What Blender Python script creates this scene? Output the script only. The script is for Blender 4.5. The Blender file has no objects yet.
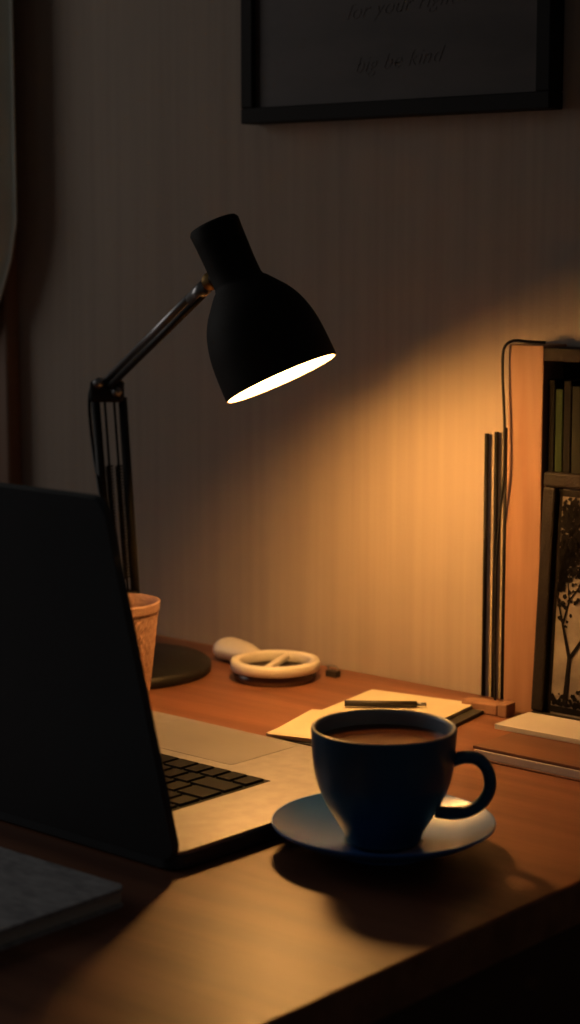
import bpy, bmesh, math, random
from mathutils import Vector, Matrix
random.seed(4)
D=0.74   # desk top height
scene=bpy.context.scene
scene.view_settings.view_transform='Standard'
# ------------------------------------------------------------ helpers
def newmat(name,col,rough=0.5,metal=0.0,noise=None,spec=0.5,coat=0.0,bump=0.0,bscale=200,col2=None,nscale=(10,10,10),sheen=0):
    m=bpy.data.materials.new(name); m.use_nodes=True
    nt=m.node_tree; b=nt.nodes["Principled BSDF"]
    b.inputs["Base Color"].default_value=(*col,1); b.inputs["Roughness"].default_value=rough
    b.inputs["Metallic"].default_value=metal; b.inputs["Specular IOR Level"].default_value=spec
    b.inputs["Coat Weight"].default_value=coat
    tc=nt.nodes.new("ShaderNodeTexCoord"); mp=nt.nodes.new("ShaderNodeMapping")
    nt.links.new(tc.outputs["Object"],mp.inputs["Vector"]); mp.inputs["Scale"].default_value=nscale
    n=nt.nodes.new("ShaderNodeTexNoise"); n.inputs["Scale"].default_value=1.0; n.inputs["Detail"].default_value=6
    nt.links.new(mp.outputs[0],n.inputs["Vector"])
    r=nt.nodes.new("ShaderNodeValToRGB"); r.color_ramp.elements[0].position=0.35; r.color_ramp.elements[1].position=0.65
    c2=col2 or tuple(c*0.85 for c in col)
    r.color_ramp.elements[0].color=(*c2,1); r.color_ramp.elements[1].color=(*col,1)
    nt.links.new(n.outputs["Fac"],r.inputs[0]); nt.links.new(r.outputs[0],b.inputs["Base Color"])
    if bump:
        bn=nt.nodes.new("ShaderNodeTexNoise"); bn.inputs["Scale"].default_value=bscale; bn.inputs["Detail"].default_value=4
        nt.links.new(tc.outputs["Object"],bn.inputs["Vector"])
        bp=nt.nodes.new("ShaderNodeBump"); bp.inputs["Strength"].default_value=bump; bp.inputs["Distance"].default_value=0.001
        nt.links.new(bn.outputs["Fac"],bp.inputs["Height"]); nt.links.new(bp.outputs[0],b.inputs["Normal"])
    return m
def link(ob,parent=None):
    bpy.context.collection.objects.link(ob)
    if parent: ob.parent=parent
    return ob
def empty(name,loc=(0,0,0),rz=0):
    e=bpy.data.objects.new(name,None); e.location=loc; e.rotation_euler=(0,0,rz); e.empty_display_size=0.02
    return link(e)
def from_bm(bm,name,mat,parent=None,smooth=False,loc=(0,0,0),rot=None):
    bmesh.ops.recalc_face_normals(bm,faces=bm.faces[:])
    me=bpy.data.meshes.new(name); bm.to_mesh(me); bm.free()
    if mat: me.materials.append(mat)
    if smooth:
        for p in me.polygons: p.use_smooth=True
    ob=bpy.data.objects.new(name,me); ob.location=loc
    if rot is not None:
        if isinstance(rot,Matrix): ob.rotation_euler=rot.to_euler()
        else: ob.rotation_euler=rot
    return link(ob,parent)
def box(name,lo,hi,mat,parent=None,bevel=0,segs=2,loc=(0,0,0),rot=None):
    bm=bmesh.new(); bmesh.ops.create_cube(bm,size=1)
    lo=Vector(lo);hi=Vector(hi);c=(lo+hi)/2;s=hi-lo
    for v in bm.verts: v.co=Vector((v.co.x*s.x,v.co.y*s.y,v.co.z*s.z))+c
    if bevel: bmesh.ops.bevel(bm,geom=bm.edges[:],offset=bevel,segments=segs,profile=0.5,affect='EDGES')
    return from_bm(bm,name,mat,parent,False,loc,rot)
def lathe(name,prof,mat,parent=None,segs=96,loc=(0,0,0),rot=None,cap=False,smooth=True):
    bm=bmesh.new(); rings=[]
    for r,z in prof:
        if r<1e-6: rings.append([bm.verts.new((0,0,z))])
        else: rings.append([bm.verts.new((r*math.cos(2*math.pi*i/segs),r*math.sin(2*math.pi*i/segs),z)) for i in range(segs)])
    for a,b in zip(rings[:-1],rings[1:]):
        for i in range(segs):
            j=(i+1)%segs
            if len(a)==1 and len(b)==1: continue
            if len(a)==1: bm.faces.new((a[0],b[i],b[j]))
            elif len(b)==1: bm.faces.new((a[i],a[j],b[0]))
            else: bm.faces.new((a[i],a[j],b[j],b[i]))
    return from_bm(bm,name,mat,parent,smooth,loc,rot)
def catmull(pts,n=8):
    pts=[Vector(p) for p in pts]; out=[]
    for i in range(len(pts)-1):
        p0=pts[max(i-1,0)];p1=pts[i];p2=pts[i+1];p3=pts[min(i+2,len(pts)-1)]
        for k in range(n):
            t=k/n
            out.append(0.5*((2*p1)+(-p0+p2)*t+(2*p0-5*p1+4*p2-p3)*t*t+(-p0+3*p1-3*p2+p3)*t*t*t))
    out.append(pts[-1]); return out
def tube(name,pts,r,mat,parent=None,segs=12,smooth_n=0,radii=None,flat=1.0):
    pts=catmull(pts,smooth_n) if smooth_n else [Vector(p) for p in pts]
    bm=bmesh.new(); rings=[]; N=len(pts); ref=None
    for i,p in enumerate(pts):
        t=(pts[min(i+1,N-1)]-pts[max(i-1,0)]).normalized()
        if ref is None:
            ref=Vector((0,0,1)) if abs(t.z)<0.9 else Vector((1,0,0))
        u=(ref-t*ref.dot(t)).normalized(); w=t.cross(u); ref=u
        rr=radii[int(i*(len(radii)-1)/(N-1))] if radii else r
        rings.append([bm.verts.new(p+rr*(math.cos(2*math.pi*k/segs)*u+flat*math.sin(2*math.pi*k/segs)*w)) for k in range(segs)])
    for a,b in zip(rings[:-1],rings[1:]):
        for k in range(segs): bm.faces.new((a[k],a[(k+1)%segs],b[(k+1)%segs],b[k]))
    bm.faces.new(rings[0]); bm.faces.new(rings[-1])
    return from_bm(bm,name,mat,parent,True)
def smooth_prof(prof,n=5):
    v=catmull([(r,z,0) for r,z in prof],n); return [(max(a.x,0),a.y) for a in v]

# ------------------------------------------------------------ materials
m_wall=newmat("wallpaper_linen",(0.40,0.335,0.275),0.85,nscale=(110,110,3),col2=(0.362,0.302,0.25),spec=0.2,bump=0.25,bscale=300)
m_floor=newmat("floor_oak",(0.12,0.07,0.045),0.6,nscale=(3,40,3),col2=(0.07,0.04,0.025))
m_desk=newmat("desk_wood",(0.25,0.106,0.057),0.42,nscale=(3.0,45,45),col2=(0.15,0.059,0.032),spec=0.40,bump=0.12,bscale=120)
m_deskedge=newmat("desk_edge",(0.05,0.022,0.014),0.6,nscale=(20,3,40))
m_black=newmat("black_enamel",(0.012,0.0115,0.011),0.5,spec=0.35)
m_blackm=newmat("black_matte",(0.009,0.0082,0.0075),0.7,spec=0.2)
m_steel=newmat("brushed_steel",(0.35,0.35,0.36),0.35,metal=1)
m_gold=newmat("brass",(0.8,0.5,0.2),0.3,metal=1)
m_white=newmat("shade_inner_white",(0.92,0.9,0.86),0.6)
m_lid=newmat("laptop_lid_grey",(0.042,0.054,0.066),0.5,metal=0.2)
m_deck=newmat("laptop_deck_aluminium",(0.34,0.33,0.33),0.45,metal=0.5,nscale=(80,80,80))
m_key=newmat("key_black",(0.005,0.005,0.006),0.6,spec=0.08)
m_navy=newmat("cup_navy_glaze",(0.020,0.088,0.185),0.35,spec=0.4)
m_cupin=newmat("cup_inner_glaze",(0.20,0.26,0.33),0.3)
m_saucer=newmat("saucer_glaze",(0.030,0.160,0.55),0.28,spec=0.35)
m_coffee=newmat("coffee",(0.11,0.036,0.013),0.08)
m_terra=newmat("pot_woven_clay",(0.36,0.22,0.17),0.8,bump=0.6,bscale=260,nscale=(60,60,200),col2=(0.28,0.16,0.12))
m_cream=newmat("cream_plastic",(0.86,0.81,0.70),0.4)
m_clear=newmat("smoked_plastic",(0.07,0.035,0.022),0.2)
m_paper=newmat("paper_yellow",(0.70,0.62,0.42),0.85)
m_paper2=newmat("paper_white",(0.60,0.56,0.50),0.85)
m_cover=newmat("notebook_cover_brown",(0.17,0.075,0.042),0.4,nscale=(6,60,60),col2=(0.11,0.048,0.028))
m_dark=newmat("notebook_cover_dark",(0.03,0.025,0.022),0.55)
m_shelf=newmat("shelf_pine",(0.33,0.185,0.115),0.6,nscale=(60,60,6),col2=(0.25,0.13,0.075),spec=0.3)
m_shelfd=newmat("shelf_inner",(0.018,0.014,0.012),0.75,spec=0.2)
m_bookd=newmat("book_black",(0.008,0.007,0.006),0.8,spec=0.1)
m_green=newmat("book_green",(0.022,0.034,0.014),0.8,spec=0.1)
m_grey=newmat("book_grey",(0.018,0.019,0.014),0.8,spec=0.1)
m_marble=newmat("notebook_grey_pattern",(0.42,0.42,0.43),0.75,nscale=(70,160,70),col2=(0.26,0.26,0.27),bump=0.5,bscale=150)
m_curtain=newmat("curtain_cloth",(0.74,0.77,0.68),0.9)
m_trimb=newmat("window_casing_wood",(0.22,0.12,0.07),0.6,nscale=(50,50,5))
m_ink=newmat("faded_lettering",(0.098,0.072,0.063),0.6)
m_print=newmat("print_dark",(0.080,0.062,0.056),0.55,nscale=(9,9,22),col2=(0.046,0.036,0.033),spec=0.35)
m_art=newmat("drawing_paper",(0.30,0.26,0.215),0.7,nscale=(40,40,40),col2=(0.17,0.145,0.12),spec=0.1)
m_drawink=newmat("drawing_ink",(0.008,0.006,0.005),0.8,spec=0.1)

# ------------------------------------------------------------ room
box("floor",(-2.0,-2.6,-0.05),(2.0,0.0,0.0),m_floor)
box("wall_back",(-2.0,0.0,-0.05),(2.0,0.1,2.6),m_wall)
wl=empty("wall_left",(-1.8,0,0))
box("wall_below",(-0.1,-2.6,-0.05),(0,0,0.95),m_wall,wl)
box("wall_above",(-0.1,-2.6,2.1),(0,0,2.6),m_wall,wl)
box("wall_side_a",(-0.1,-0.35,0.95),(0,0,2.1),m_wall,wl)
box("wall_side_b",(-0.1,-2.6,0.95),(0,-1.5,2.1),m_wall,wl)
wn=empty("window_1",(-1.8,0,0))
for nm,lo,hi in [("frame_l",(-0.07,-0.39,0.95),(-0.02,-0.35,2.1)),("frame_r",(-0.07,-1.5,0.95),(-0.02,-1.46,2.1)),
                 ("frame_b",(-0.07,-1.46,0.95),(-0.02,-0.39,0.99)),("frame_t",(-0.07,-1.46,2.06),(-0.02,-0.39,2.1)),("mullion",(-0.06,-0.94,0.99),(-0.03,-0.91,2.06))]:
    box(nm,lo,hi,m_trimb,wn)
box("baseboard_back",(-1.8,-0.015,0),(2.0,0,0.09),m_trimb)
# curtain hanging beside the window corner
bm=bmesh.new(); nx,nz=120,40; grid=[]
for j in range(nz+1):
    z=0.76+(2.3-0.76)*j/nz
    edge=-0.711
    if z<1.15: edge-=0.08*min(1,((1.15-z)/0.16))**1.6
    row=[]
    for i in range(nx+1):
        s=i/nx; x=-1.10+(edge+1.10)*s
        y=-0.034+0.008*math.sin(s*40)+0.003*math.sin(s*90+z)
        row.append(bm.verts.new((x,y,z)))
    grid.append(row)
for j in range(nz):
    for i in range(nx): bm.faces.new((grid[j][i],grid[j][i+1],grid[j+1][i+1],grid[j+1][i]))
cu=from_bm(bm,"curtain",m_curtain,None,True); sm=cu.modifiers.new("s",'SOLIDIFY'); sm.thickness=0.002
box("trim_1",(-0.84,-0.018,0.74+0.02),(-0.742,0.0,2.1),m_trimb,None,0.003)

# ------------------------------------------------------------ desk
dk=empty("desk",(0,0,0))
box("top",(-1.5,-0.80,D-0.028),(0.18,-0.002,D),m_desk,dk,0.0015)
for i,(x,y) in enumerate([(-1.44,-0.74),(-1.44,-0.06)]):
    box("leg_%d"%(i+1),(x-0.025,y-0.025,0),(x+0.025,y+0.025,D-0.028),m_deskedge,dk,0.002)
box("added_dark_panel",(0.145,-0.775,0.0),(0.170,-0.02,D-0.028),m_deskedge,dk,0.002)  # panel added to keep the space below the desk dark
box("apron",(-1.415,-0.075,D-0.1),(0.145,-0.055,D-0.028),m_deskedge,dk)

# ------------------------------------------------------------ laptop
lp=empty("laptop",(-0.015,-0.517,D),math.radians(-0.6))
Wd,Dp=0.335,0.250
def rrect(w0,w1,d0,d1,r,n=8):
    pts=[]
    for cx,cy,a0 in [(w1-r,d1-r,0),(w0+r,d1-r,90),(w0+r,d0+r,180),(w1-r,d0+r,270)]:
        for k in range(n+1):
            a=math.radians(a0+90*k/n); pts.append((cx+r*math.cos(a),cy+r*math.sin(a)))
    return pts
def slab(name,outl,z0,z1,mat,parent,bev=0.0,loc=(0,0,0),rot=None):
    bm=bmesh.new()
    vb=[bm.verts.new((x,y,z0)) for x,y in outl]; vt=[bm.verts.new((x,y,z1)) for x,y in outl]
    bm.faces.new(vb); bm.faces.new(vt); n=len(outl)
    for i in range(n): bm.faces.new((vb[i],vb[(i+1)%n],vt[(i+1)%n],vt[i]))
    if bev:
        es=[e for e in bm.edges if abs(e.verts[0].co.z-e.verts[1].co.z)<1e-7]
        bmesh.ops.bevel(bm,geom=es,offset=bev,segments=3,profile=0.5,affect='EDGES')
    return from_bm(bm,name,mat,parent,False,loc,rot)
# base
slab("base_shell",rrect(-Wd,0,0,Dp,0.012),0.0015,0.010,m_lid,lp,0.001)
slab("deck",rrect(-Wd+0.0005,-0.0005,0.0005,Dp-0.0005,0.012),0.0102,0.013,m_deck,lp,0.0008)
for i,(x,y) in enumerate([(-0.02,0.02),(-Wd+0.02,0.02),(-0.02,Dp-0.02),(-Wd+0.02,Dp-0.02)]):
    lathe("foot_%d"%i,[(0,0),(0.006,0),(0.006,0.002),(0,0.002)],m_black,lp,16,(x,y,0))
kx0,kx1,ky0,ky1=-0.305,-0.066,0.028,0.160
box("key_well",(kx0,ky0,0.0128),(kx1,ky1,0.0133),m_key,lp)
bm=bmesh.new(); rows=6; pit=(ky1-ky0-0.003)/rows
for r in range(rows):
    y0=ky1-0.002-(r+1)*pit
    if r==0: ws=[1,1,1,1.25,5.3,1.25,1,1,1,1]      # bottom row (nearest the typist)
    elif r==1: ws=[2.2]+[1]*10+[2.2]
    elif r==2: ws=[1.7]+[1]*11+[1.7]
    elif r==3: ws=[1.5]+[1]*12+[1.0]
    elif r==4: ws=[1]*13+[1.5]
    else: ws=[1.0]*14
    tot=sum(ws); x=kx0+0.0015; ww=(kx1-kx0-0.003)
    for wk in ws:
        w=ww*wk/tot
        res=bmesh.ops.create_cube(bm,size=1)['verts']
        hh=pit
        for v in res:
            tp=1 if v.co.z>0 else 0
            ins=0.0014+0.0005*tp
            v.co=Vector((x+w/2+v.co.x*(w-2*ins),y0+hh/2+v.co.y*(hh-2*ins),0.0133 if not tp else 0.0150))
        x+=w
from_bm(bm,"keys",m_key,lp)
m_track=newmat("trackpad",(0.32,0.31,0.30),0.38,metal=0.5)
slab("trackpad",rrect(-0.235,-0.115,0.172,0.244,0.004),0.0130,0.0132,m_track,lp)
# lid, hinged at the rear edge, opened ~104 deg
la=math.radians(14.0)
lidrot=(math.radians(90)+la,0,0)
slab("lid",rrect(-Wd,0,0,0.239,0.009),-0.0025,0.0035,m_lid,lp,0.0012,(0,0.003,0.0085),lidrot)
m_scr=newmat("screen_off",(0.006,0.006,0.007),0.15)
slab("screen",rrect(-Wd+0.008,-0.008,0.016,0.232,0.004),-0.0032,-0.0026,m_scr,lp,0,(0,0.003,0.0085),lidrot)
tube("hinge",[(-Wd+0.03,0.004,0.0115),(-0.03,0.004,0.0115)],0.004,m_lid,lp)

# ------------------------------------------------------------ cup & saucer
cx,cy=0.051,-0.394
sc=empty("saucer",(cx,cy,D))
prof=smooth_prof([(0.0,0.004),(0.024,0.004),(0.027,0.0055),(0.032,0.0060),(0.048,0.0095),(0.064,0.0150),(0.0742,0.0200)],5)
prof+=[(0.0750,0.0206),(0.0753,0.0200)]
prof+=smooth_prof([(0.0750,0.0186),(0.064,0.0122),(0.048,0.0062),(0.034,0.0022),(0.033,0.0),(0.030,0.0),(0.028,0.002),(0.0,0.002)],5)
lathe("dish",prof,m_saucer,sc,128)
sc.scale=(0.955,0.955,0.98)
cu=empty("coffee_cup",(cx-0.001,cy+0.001,D+0.0058))
cu.scale=(0.955,0.955,0.98)
H=0.076
outer=smooth_prof([(0.0235,0.0),(0.0255,0.001),(0.0262,0.005),(0.0300,0.012),(0.0375,0.024),(0.0440,0.038),(0.0472,0.052),(0.0482,0.064),(0.0488,H-0.001)],6)
inner=smooth_prof([(0.0455,H-0.001),(0.0450,0.064),(0.0435,0.050),(0.0400,0.037),(0.0330,0.022),(0.022,0.012),(0.0,0.009)],6)
lathe("cup_outer",[(0,0.002),(0.021,0.002),(0.022,0)]+outer+[(0.0486,H+0.0004)],m_navy,cu,128)
lathe("cup_inner",[(0.0487,H+0.0002),(0.0478,H+0.0010),(0.0465,H+0.0006)]+inner,m_cupin,cu,128)
lathe("coffee",[(0,H-0.0095),(0.0425,H-0.0095),(0.0447,H-0.0088),(0.0449,H-0.0092)],m_coffee,cu,96)
ha=math.radians(36); hd=Vector((math.cos(ha),math.sin(ha),0))
hp=[hd*r+Vector((0,0,z)) for r,z in [(0.0460,0.055),(0.054,0.0575),(0.063,0.0560),(0.0695,0.0485),(0.0710,0.0375),(0.0660,0.0275),(0.0570,0.0215),(0.0460,0.0195),(0.0350,0.0205)]]
tube("handle",hp,0.0043,m_navy,cu,16,8,flat=1.25)

# ------------------------------------------------------------ desk lamp
lb=Vector((-0.453,-0.141,D))
lm=empty("desk_lamp",lb)
def L(v): return Vector(v)-lb
lathe("base",[(0,0),(0.081,0),(0.083,0.002),(0.083,0.008),(0.080,0.0105),(0.03,0.013),(0,0.013)],m_black,lm,96)
piv=Vector((-0.450,-0.138,D+0.062)); E=Vector((-0.497,-0.111,0.996)); J=Vector((-0.288,-0.192,1.095))
tube("post",[L((piv.x,piv.y,D+0.010)),L(piv+Vector((0,0,-0.01)))],0.009,m_black,lm,24)
cr=Vector((0.755,0.656,0))
box("pivot_bracket",(-0.014,-0.010,-0.014),(0.014,0.010,0.012),m_black,lm,0.002,2,L(piv),(0,0,math.radians(41)))
tube("pivot_bolt",[L(piv+Vector((0.656,-0.755,0))*0.014),L(piv-Vector((0.656,-0.755,0))*0.014)],0.006,m_gold,lm,16)
top=E+Vector((0,0,-0.012))
for k,(o,r) in enumerate([(-0.0125,0.0042),(0.0125,0.0042)]):
    tube("lower_rod_%d"%k,[L(piv+cr*o*0.9),L(top+cr*(o+0.002))],r,m_black,lm,12)
# springs
for k,o in enumerate([-0.004,0.0045]):
    a=piv+cr*o; bb=top+cr*(o+0.002); ax=(bb-a); ln=ax.length; ax.normalize()
    u=ax.cross(Vector((0,1,0))).normalized(); w=ax.cross(u)
    pts=[]; turns=36
    tube("spring_wire_%d"%k,[L(a),L(bb)],0.0012,m_black,lm,8)
    for i in range(turns*10+1):
        t=i/(turns*10); ang=2*math.pi*turns*t
        pts.append(L(a+ax*ln*(0.12+0.55*t)+0.0030*(math.cos(ang)*u+math.sin(ang)*w)))
    tube("spring_%d"%k,pts,0.0009,m_black,lm,6)
box("elbow_bracket",(-0.015,-0.006,-0.016),(0.016,0.006,0.004),m_black,lm,0.003,2,L(E),(0,0,math.radians(41)))
vd=Vector((0.656,-0.755,0))
for k,(o,h) in enumerate([(-0.007,0.002),(0.010,-0.006)]):
    c=E+cr*o+Vector((0,0,h)); tube("elbow_bolt_%d"%k,[L(c+vd*0.010),L(c-vd*0.010)],0.0045,m_steel,lm,16)
ua=(J-E).normalized(); up_=Vector((0,0,1)); perp=(up_-ua*up_.dot(ua)).normalized()
for k,o in enumerate([0.004,-0.004]):
    tube("upper_rod_%d"%k,[L(E+perp*o),L(J+perp*o-ua*0.02)],0.0032,m_steel if k==0 else m_black,lm,12)
tube("upper_collar",[L(J-ua*0.040),L(J-ua*0.012)],0.0062,m_steel,lm,16)
tube("joint_knob",[L(J+vd*0.014),L(J-vd*0.012)],0.0075,m_gold,lm,20)
# head
O=Vector((-0.211,-0.194,1.0195)); d=Vector((0.410,0.145,-0.900)).normalized()
SH=0.965
q=(-d).to_track_quat('Z','Y').to_matrix()
hz=[(0.0490,0.0),(0.0489,0.012),(0.0480,0.030),(0.0462,0.042),(0.0425,0.055),(0.0370,0.066),(0.0295,0.076),(0.0238,0.083)]
sh=smooth_prof(hz,5)+[(0.0215,0.0850),(0.0205,0.088),(0.0203,0.100),(0.0210,0.125),(0.0216,0.136),(0.0200,0.1385),(0,0.1385)]
sh=[(r*SH,z*SH) for r,z in sh]
lathe("shade_outer",sh,m_blackm,lm,96,L(O),q)
shi=[(r-0.0016,z-0.0012 if z>0.02 else z) for r,z in smooth_prof(hz,5)]
lathe("shade_inner",[(r*SH,z*SH) for r,z in [(0.0490,0.0),(0.0476,0.0)]+shi[1:]+[(0.016,0.0825),(0,0.0825)]],m_white,lm,96,L(O),q)
tube("head_arm",[L(J),L(O-d*0.090-(cr*0.012)),L(O-d*0.090)],0.0055,m_black,lm,14)
# light shifted off the bulb's axis to shape its glow on the wall
e1=Vector((1,0,0)); e1=(e1-d*e1.dot(d)).normalized()
off=e1*0.010
lathe("bulb_socket",[(0,0.079),(0.013,0.079),(0.0135,0.064),(0.012,0.059),(0,0.059)],m_white,lm,32,L(O),q)
m_bulb=bpy.data.materials.new("bulb_glow"); m_bulb.use_nodes=True
bb=m_bulb.node_tree.nodes["Principled BSDF"]; bb.inputs["Base Color"].default_value=(1,0.9,0.7,1)
bb.inputs["Emission Color"].default_value=(1,0.62,0.30,1); bb.inputs["Emission Strength"].default_value=30
lathe("bulb",smooth_prof([(0.0,0.043),(0.008,0.044),(0.0145,0.049),(0.0150,0.054),(0.011,0.060)],4),m_bulb,lm,32,L(O),q)
ld=bpy.data.lights.new("bulb_light",'POINT'); ld.energy=3.15; ld.color=(1,0.465,0.12); ld.shadow_soft_size=0.018
lo=bpy.data.objects.new("bulb_light",ld); link(lo,lm); lo.location=L(O-d*0.0235+off)
# flex
tube("flex",[L(E+Vector((0.010,0,-0.002))),L(E+cr*-0.010+Vector((0,0,0.002))),L(E+cr*-0.016+Vector((0,0,-0.014))),L(E+cr*-0.013+Vector((0,0,-0.06))),
     L(piv+cr*-0.018+Vector((0,0,0.08))),L(piv+cr*-0.016)],0.0016,m_black,lm,8,8)

# ------------------------------------------------------------ woven pot
pt=empty("plant_pot",(-0.366,-0.231,D))
bm=bmesh.new(); segs=120; rings=[]
def potr(z): return 0.0275+0.0105*(z/0.088)**0.9
for z in [0.088*i/70 for i in range(71)]:
    ring=[]
    for i in range(segs):
        a=2*math.pi*i/segs
        rr=potr(z)+0.0006*math.sin(a*30+ (math.pi if int(z/0.0044)%2 else 0))*(1 if z<0.080 else 0)
        if z>=0.080: rr+=0.0012
        ring.append(bm.verts.new((rr*math.cos(a),rr*math.sin(a),z)))
    rings.append(ring)
for z,r in [(0.0885,0.0365),(0.075,0.035),(0.07,0.0345)]:
    rings.append([bm.verts.new((r*math.cos(2*math.pi*i/segs),r*math.sin(2*math.pi*i/segs),z)) for i in range(segs)])
for a,b2 in zip(rings[:-1],rings[1:]):
    for i in range(segs): bm.faces.new((a[i],a[(i+1)%segs],b2[(i+1)%segs],b2[i]))
bm.faces.new(rings[0]); bm.faces.new(rings[-1])
from_bm(bm,"woven_body",m_terra,pt,True)

# ------------------------------------------------------------ tape dispenser (ring with handle lobe)
tp=empty("tape_dispenser",(-0.326,-0.072,D))
lathe("foot_dish",[(0,0),(0.036,0),(0.037,0.003),(0.0365,0.0088),(0,0.0088)],m_clear,tp,64)
lathe("ring",[(0.0320,0.009),(0.0385,0.009),(0.0398,0.0105),(0.0398,0.0160),(0.0388,0.0182),(0.0325,0.0182),(0.0315,0.0165),(0.0315,0.0102),(0.0320,0.009)],m_cream,tp,80)
box("bar",(-0.032,-0.003,0.011),(0.032,0.003,0.0160),m_cream,tp,0.001,2,(0,0,0),(0,0,math.radians(112)))
tube("handle_lobe",[(-0.094,0.032,0.010),(-0.088,0.031,0.0105),(-0.070,0.027,0.011),(-0.050,0.020,0.012),(-0.036,0.013,0.013)],0.01,m_cream,tp,20,6,
     radii=[0.002,0.007,0.0095,0.0105,0.0105,0.0100,0.0095,0.0085,0.0075,0.0065,0.006,0.006],flat=1.5)
ck=empty("binder_clip",(-0.292,-0.032,D))
box("clip_body",(-0.006,-0.004,0.0),(0.006,0.004,0.006),m_dark,ck,0.001)
tube("clip_wire",[(-0.004,0,0.005),(-0.006,0.0,0.009),(0.0,0.0,0.010),(0.006,0,0.009),(0.004,0,0.005)],0.0008,m_steel,ck,8,5)

# note pad with loose sheet and pen
npd=empty("note_pad",(-0.155,-0.145,D),math.radians(10))
box("dark_cover",(-0.045,-0.088,0),(0.060,0.080,0.003),m_dark,npd,0.0006)
box("pages",(-0.050,-0.085,0.0031),(0.049,0.088,0.0060),m_paper,npd,0.0004)
ls=empty("loose_note",(-0.152,-0.190,D+0.0062),math.radians(17))
box("sheet",(-0.046,-0.040,0),(0.040,0.048,0.0006),m_paper,ls)
pn=empty("pen",(0,0,0))
tube("barrel",[(-0.195,-0.134,D+0.0097),(-0.150,-0.095,D+0.0090)],0.0026,m_dark,pn,14)
tube("tip",[(-0.150,-0.095,D+0.0090),(-0.144,-0.090,D+0.0088)],0.0016,m_steel,pn,12,0)

# right-hand notebooks
nb=empty("notebook",(-0.036,-0.178,D),0)
box("pages",(0.002,0.002,0.0015),(0.150,0.086,0.0075),m_paper2,nb,0.0004)
box("cover_back",(0,0,0),(0.152,0.088,0.0015),m_cover,nb,0.0004)
box("cover_front",(0,0.003,0.0075),(0.152,0.088,0.0100),m_cover,nb,0.0005)
n2=empty("note_pad",(-0.052,-0.124,D+0.0102),math.radians(2))
box("sheets",(0.0,0.0,0),(0.13,0.050,0.004),m_paper2,n2,0.0004)
wb=empty("wood_block",(-0.108,-0.049,D),math.radians(5))
box("block",(-0.024,-0.008,0),(0.010,0.008,0.009),m_shelf,wb,0.0012)
box("peg",(0.011,-0.009,0),(0.020,0.006,0.011),m_shelf,wb,0.0012)

# three thin rods standing against the wall
rd=empty("incense_rods",(-0.138,-0.0036,D))
for i,(x,t) in enumerate([(-0.0100,0.226),(0.0,0.228),(0.0098,0.232)]):
    tube("rod_%d"%(i+1),[(x,0,0),(x,0,t)],0.0019,m_blackm,rd,14)
# ------------------------------------------------------------ shelf unit
sf=empty("bookshelf",(-0.105,-0.002,D))
box("side_l",(0,-0.034,0.0),(0.034,0.0,0.304),m_shelf,sf,0.001)
box("side_r",(0.21,-0.034,0.0),(0.244,0.0,0.304),m_shelf,sf,0.001)
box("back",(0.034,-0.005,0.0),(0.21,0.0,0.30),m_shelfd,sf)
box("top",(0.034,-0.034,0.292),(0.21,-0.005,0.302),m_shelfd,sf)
box("bottom",(0.034,-0.034,0.0),(0.21,-0.005,0.014),m_shelf,sf)
bks=empty("books",(-0.105,-0.002,D+0.0145))
x=0.036
for i,(w,h,m) in enumerate([(0.006,0.262,m_bookd),(0.007,0.255,m_green),(0.007,0.262,m_bookd),(0.022,0.258,m_grey),(0.014,0.250,m_bookd),(0.02,0.262,m_bookd),(0.018,0.235,m_green),(0.03,0.25,m_bookd)]):
    box("book_%d"%i,(x,-0.029,0),(x+w,-0.006,h),m,bks,0.0008); x+=w+0.0008
cbl=tube("cable",[(-0.080,-0.02,D+0.3056),(-0.092,-0.028,D+0.3062),(-0.101,-0.036,D+0.3068),(-0.1065,-0.0405,D+0.300),(-0.107,-0.041,D+0.280),(-0.1045,-0.041,D+0.24),(-0.1040,-0.041,D+0.20),(-0.108,-0.040,D+0.165),(-0.1135,-0.036,D+0.12),(-0.116,-0.033,D+0.06),(-0.1165,-0.031,D+0.003)],0.0012,m_black,None,8,8)
# small framed ink drawing leaning on shelf
fp=empty("framed_drawing",(-0.060,-0.064,D+0.0005))
fp.rotation_euler=(math.radians(-4),0,0)
fw,fh=0.15,0.205
m_frame=newmat("dark_wood_frame",(0.014,0.009,0.006),0.65,nscale=(90,90,90),bump=0.6,bscale=400,spec=0.2)
for nm,lo_,hi_ in [("rail_b",(0,0,0),(fw,0.009,0.012)),("rail_t",(0,0,fh-0.012),(fw,0.009,fh)),("stile_l",(0,0,0.012),(0.012,0.009,fh-0.012)),("stile_r",(fw-0.012,0,0.012),(fw,0.009,fh-0.012))]:
    box(nm,lo_,hi_,m_frame,fp,0.002)
box("paper",(0.011,0.004,0.011),(fw-0.011,0.007,fh-0.011),m_art,fp)
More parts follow.
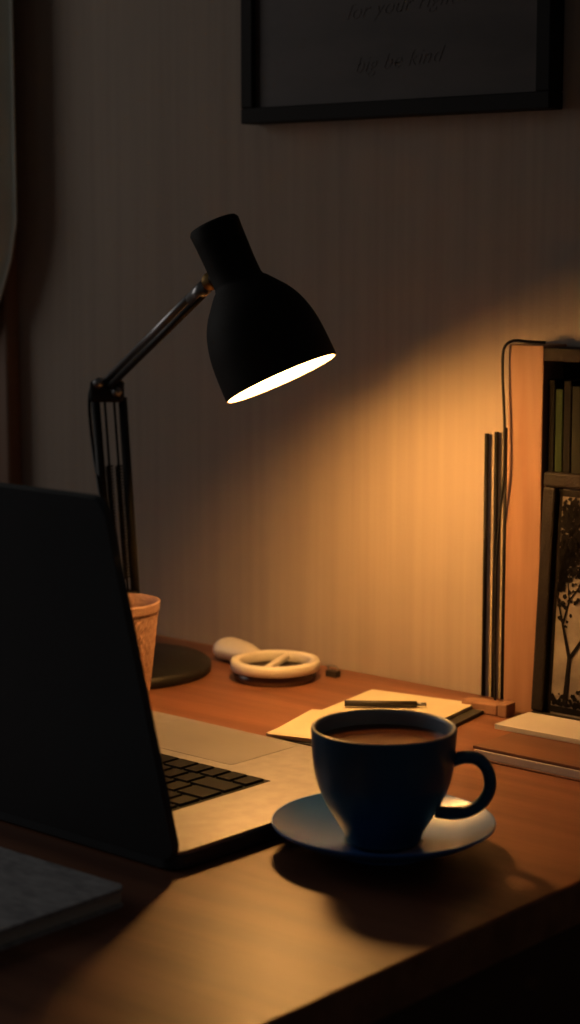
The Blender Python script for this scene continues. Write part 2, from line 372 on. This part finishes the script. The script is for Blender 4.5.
# dark mount border and an inked tree, all flat on the paper
bm=bmesh.new()
def quad(p0,p1,w0,w1,y=0.0037):
    p0=Vector(p0);p1=Vector(p1); t=(p1-p0)
    if t.length<1e-6: return
    t.normalize(); n_=Vector((-t.y,t.x))
    vs=[p0+n_*w0,p1+n_*w1,p1-n_*w1,p0-n_*w0]
    bm.faces.new([bm.verts.new((v.x,y,v.y)) for v in vs])
X0,X1,Z0,Z1=0.018,fw-0.018,0.020,fh-0.020
for a_,b_ in [((0.012,Z0-0.004),(fw-0.012,Z0-0.004)),((0.012,Z1+0.004),(fw-0.012,Z1+0.004)),((0.0145,0.012),(0.0145,fh-0.012)),((fw-0.0145,0.012),(fw-0.0145,fh-0.012))]:
    quad(a_,b_,0.0026,0.0026)
rnd=random.Random(11)
def inside(p): return X0<p.x<X1 and Z0<p.y<Z1
def leaf(p,r,y):
    if not inside(p): return
    k=rnd.randint(5,7); a0=rnd.random()*6
    bm.faces.new([bm.verts.new((p.x+r*(0.6+0.6*rnd.random())*math.cos(a0+6.283*i/k),y,p.y+r*(0.6+0.6*rnd.random())*math.sin(a0+6.283*i/k))) for i in range(k)])
def branch(p,ang,ln,w,dep):
    q_=p+Vector((math.cos(ang),math.sin(ang)))*ln
    q_.x=min(max(q_.x,X0),X1); q_.y=min(max(q_.y,Z0),Z1)
    quad(p,q_,w,w*0.72,0.0036)
    if dep<=4:
        for _ in range(5):
            leaf(p.lerp(q_,rnd.random())+Vector((rnd.uniform(-.006,.006),rnd.uniform(-.006,.006))),rnd.uniform(0.0010,0.0026),0.0035)
    if dep==0: return
    for s in ([-1,1] if rnd.random()<0.7 else [-1,0.2,1]):
        branch(q_,ang+s*rnd.uniform(0.25,0.62),ln*rnd.uniform(0.70,0.86),w*0.66,dep-1)
branch(Vector((0.075,Z0)),math.pi/2,0.042,0.0050,7)
branch(Vector((0.030,Z0)),math.pi/2-0.05,0.038,0.0026,6)
for _ in range(160):
    leaf(Vector((rnd.uniform(X0,X1),Z0+abs(rnd.gauss(0,0.006)))),rnd.uniform(0.001,0.003),0.0034)
for _ in range(420):
    leaf(Vector((rnd.uniform(X0,X1),Z1-abs(rnd.gauss(0,0.022)))),rnd.uniform(0.001,0.0026),0.0034)
from_bm(bm,"ink_tree",m_drawink,fp)

# ------------------------------------------------------------ wall picture
pf=empty("picture_frame",(-0.412,-0.001,1.231))
pw,ph=0.332,0.44; bd=0.014; dp=-0.020
for nm,lo_,hi_ in [("rail_b",(0,dp,0),(pw,0,bd)),("rail_t",(0,dp,ph-bd),(pw,0,ph)),("stile_l",(0,dp,bd),(bd,0,ph-bd)),("stile_r",(pw-bd,dp,bd),(pw,0,ph-bd))]:
    box(nm,lo_,hi_,m_blackm,pf,0.0012)
box("print",(bd-0.001,-0.015,bd-0.001),(pw-bd+0.001,-0.004,ph-bd+0.001),m_print,pf)
def text(name,s,loc,size,mat,parent,rot=(math.pi/2,0,0)):
    cd=bpy.data.curves.new(name,'FONT'); cd.body=s; cd.size=size; cd.shear=0.5; cd.extrude=0.0001; cd.space_character=1.05; cd.offset=-0.0006
    cd.materials.append(mat); ob=bpy.data.objects.new(name,cd); ob.location=loc; ob.rotation_euler=rot; link(ob,parent); return ob
text("lettering_1","for your right now",(0.118,-0.0153,0.083),0.020,m_ink,pf,(math.pi/2,math.radians(-3),0))
text("lettering_2","big be kind",(0.128,-0.0153,0.038),0.020,m_ink,pf,(math.pi/2,math.radians(-3),0))

# ------------------------------------------------------------ front-left patterned notebook
fn=empty("grey_notebook",(0.003,-0.576,D))
box("pages",(-0.148,-0.208,0.0015),(-0.003,-0.002,0.0095),m_paper2,fn,0.0005)
slab("cover_bottom",rrect(-0.15,0,-0.21,0,0.006),0,0.0015,m_marble,fn,0.0003)
slab("cover_top",rrect(-0.15,0,-0.21,0,0.006),0.0095,0.012,m_marble,fn,0.0008)

# ------------------------------------------------------------ light
w=bpy.data.worlds.new("world"); scene.world=w; w.use_nodes=True
w.node_tree.nodes["Background"].inputs[0].default_value=(1.0,0.95,0.91,1); w.node_tree.nodes["Background"].inputs[1].default_value=0.020
ad=bpy.data.lights.new("window_daylight",'AREA'); ad.shape='RECTANGLE'; ad.size=1.1; ad.size_y=1.1; ad.energy=5.0; ad.color=(1.0,0.93,0.87)
ao=bpy.data.objects.new("window_daylight",ad); ao.location=(-1.95,-0.925,1.52); ao.rotation_euler=(0,math.radians(-90),0); link(ao)

# ------------------------------------------------------------ camera
cam=bpy.data.cameras.new("camera"); co=bpy.data.objects.new("camera",cam); link(co)
co.location=(0.8,-1.347,1.13); co.rotation_euler=(math.radians(90-8.03),0,math.radians(41))
cam.sensor_fit='VERTICAL'; cam.sensor_height=36; cam.lens=1950/1024*36; cam.clip_start=0.01
cam.dof.use_dof=True; cam.dof.focus_distance=1.45; cam.dof.aperture_fstop=6.3
scene.camera=co
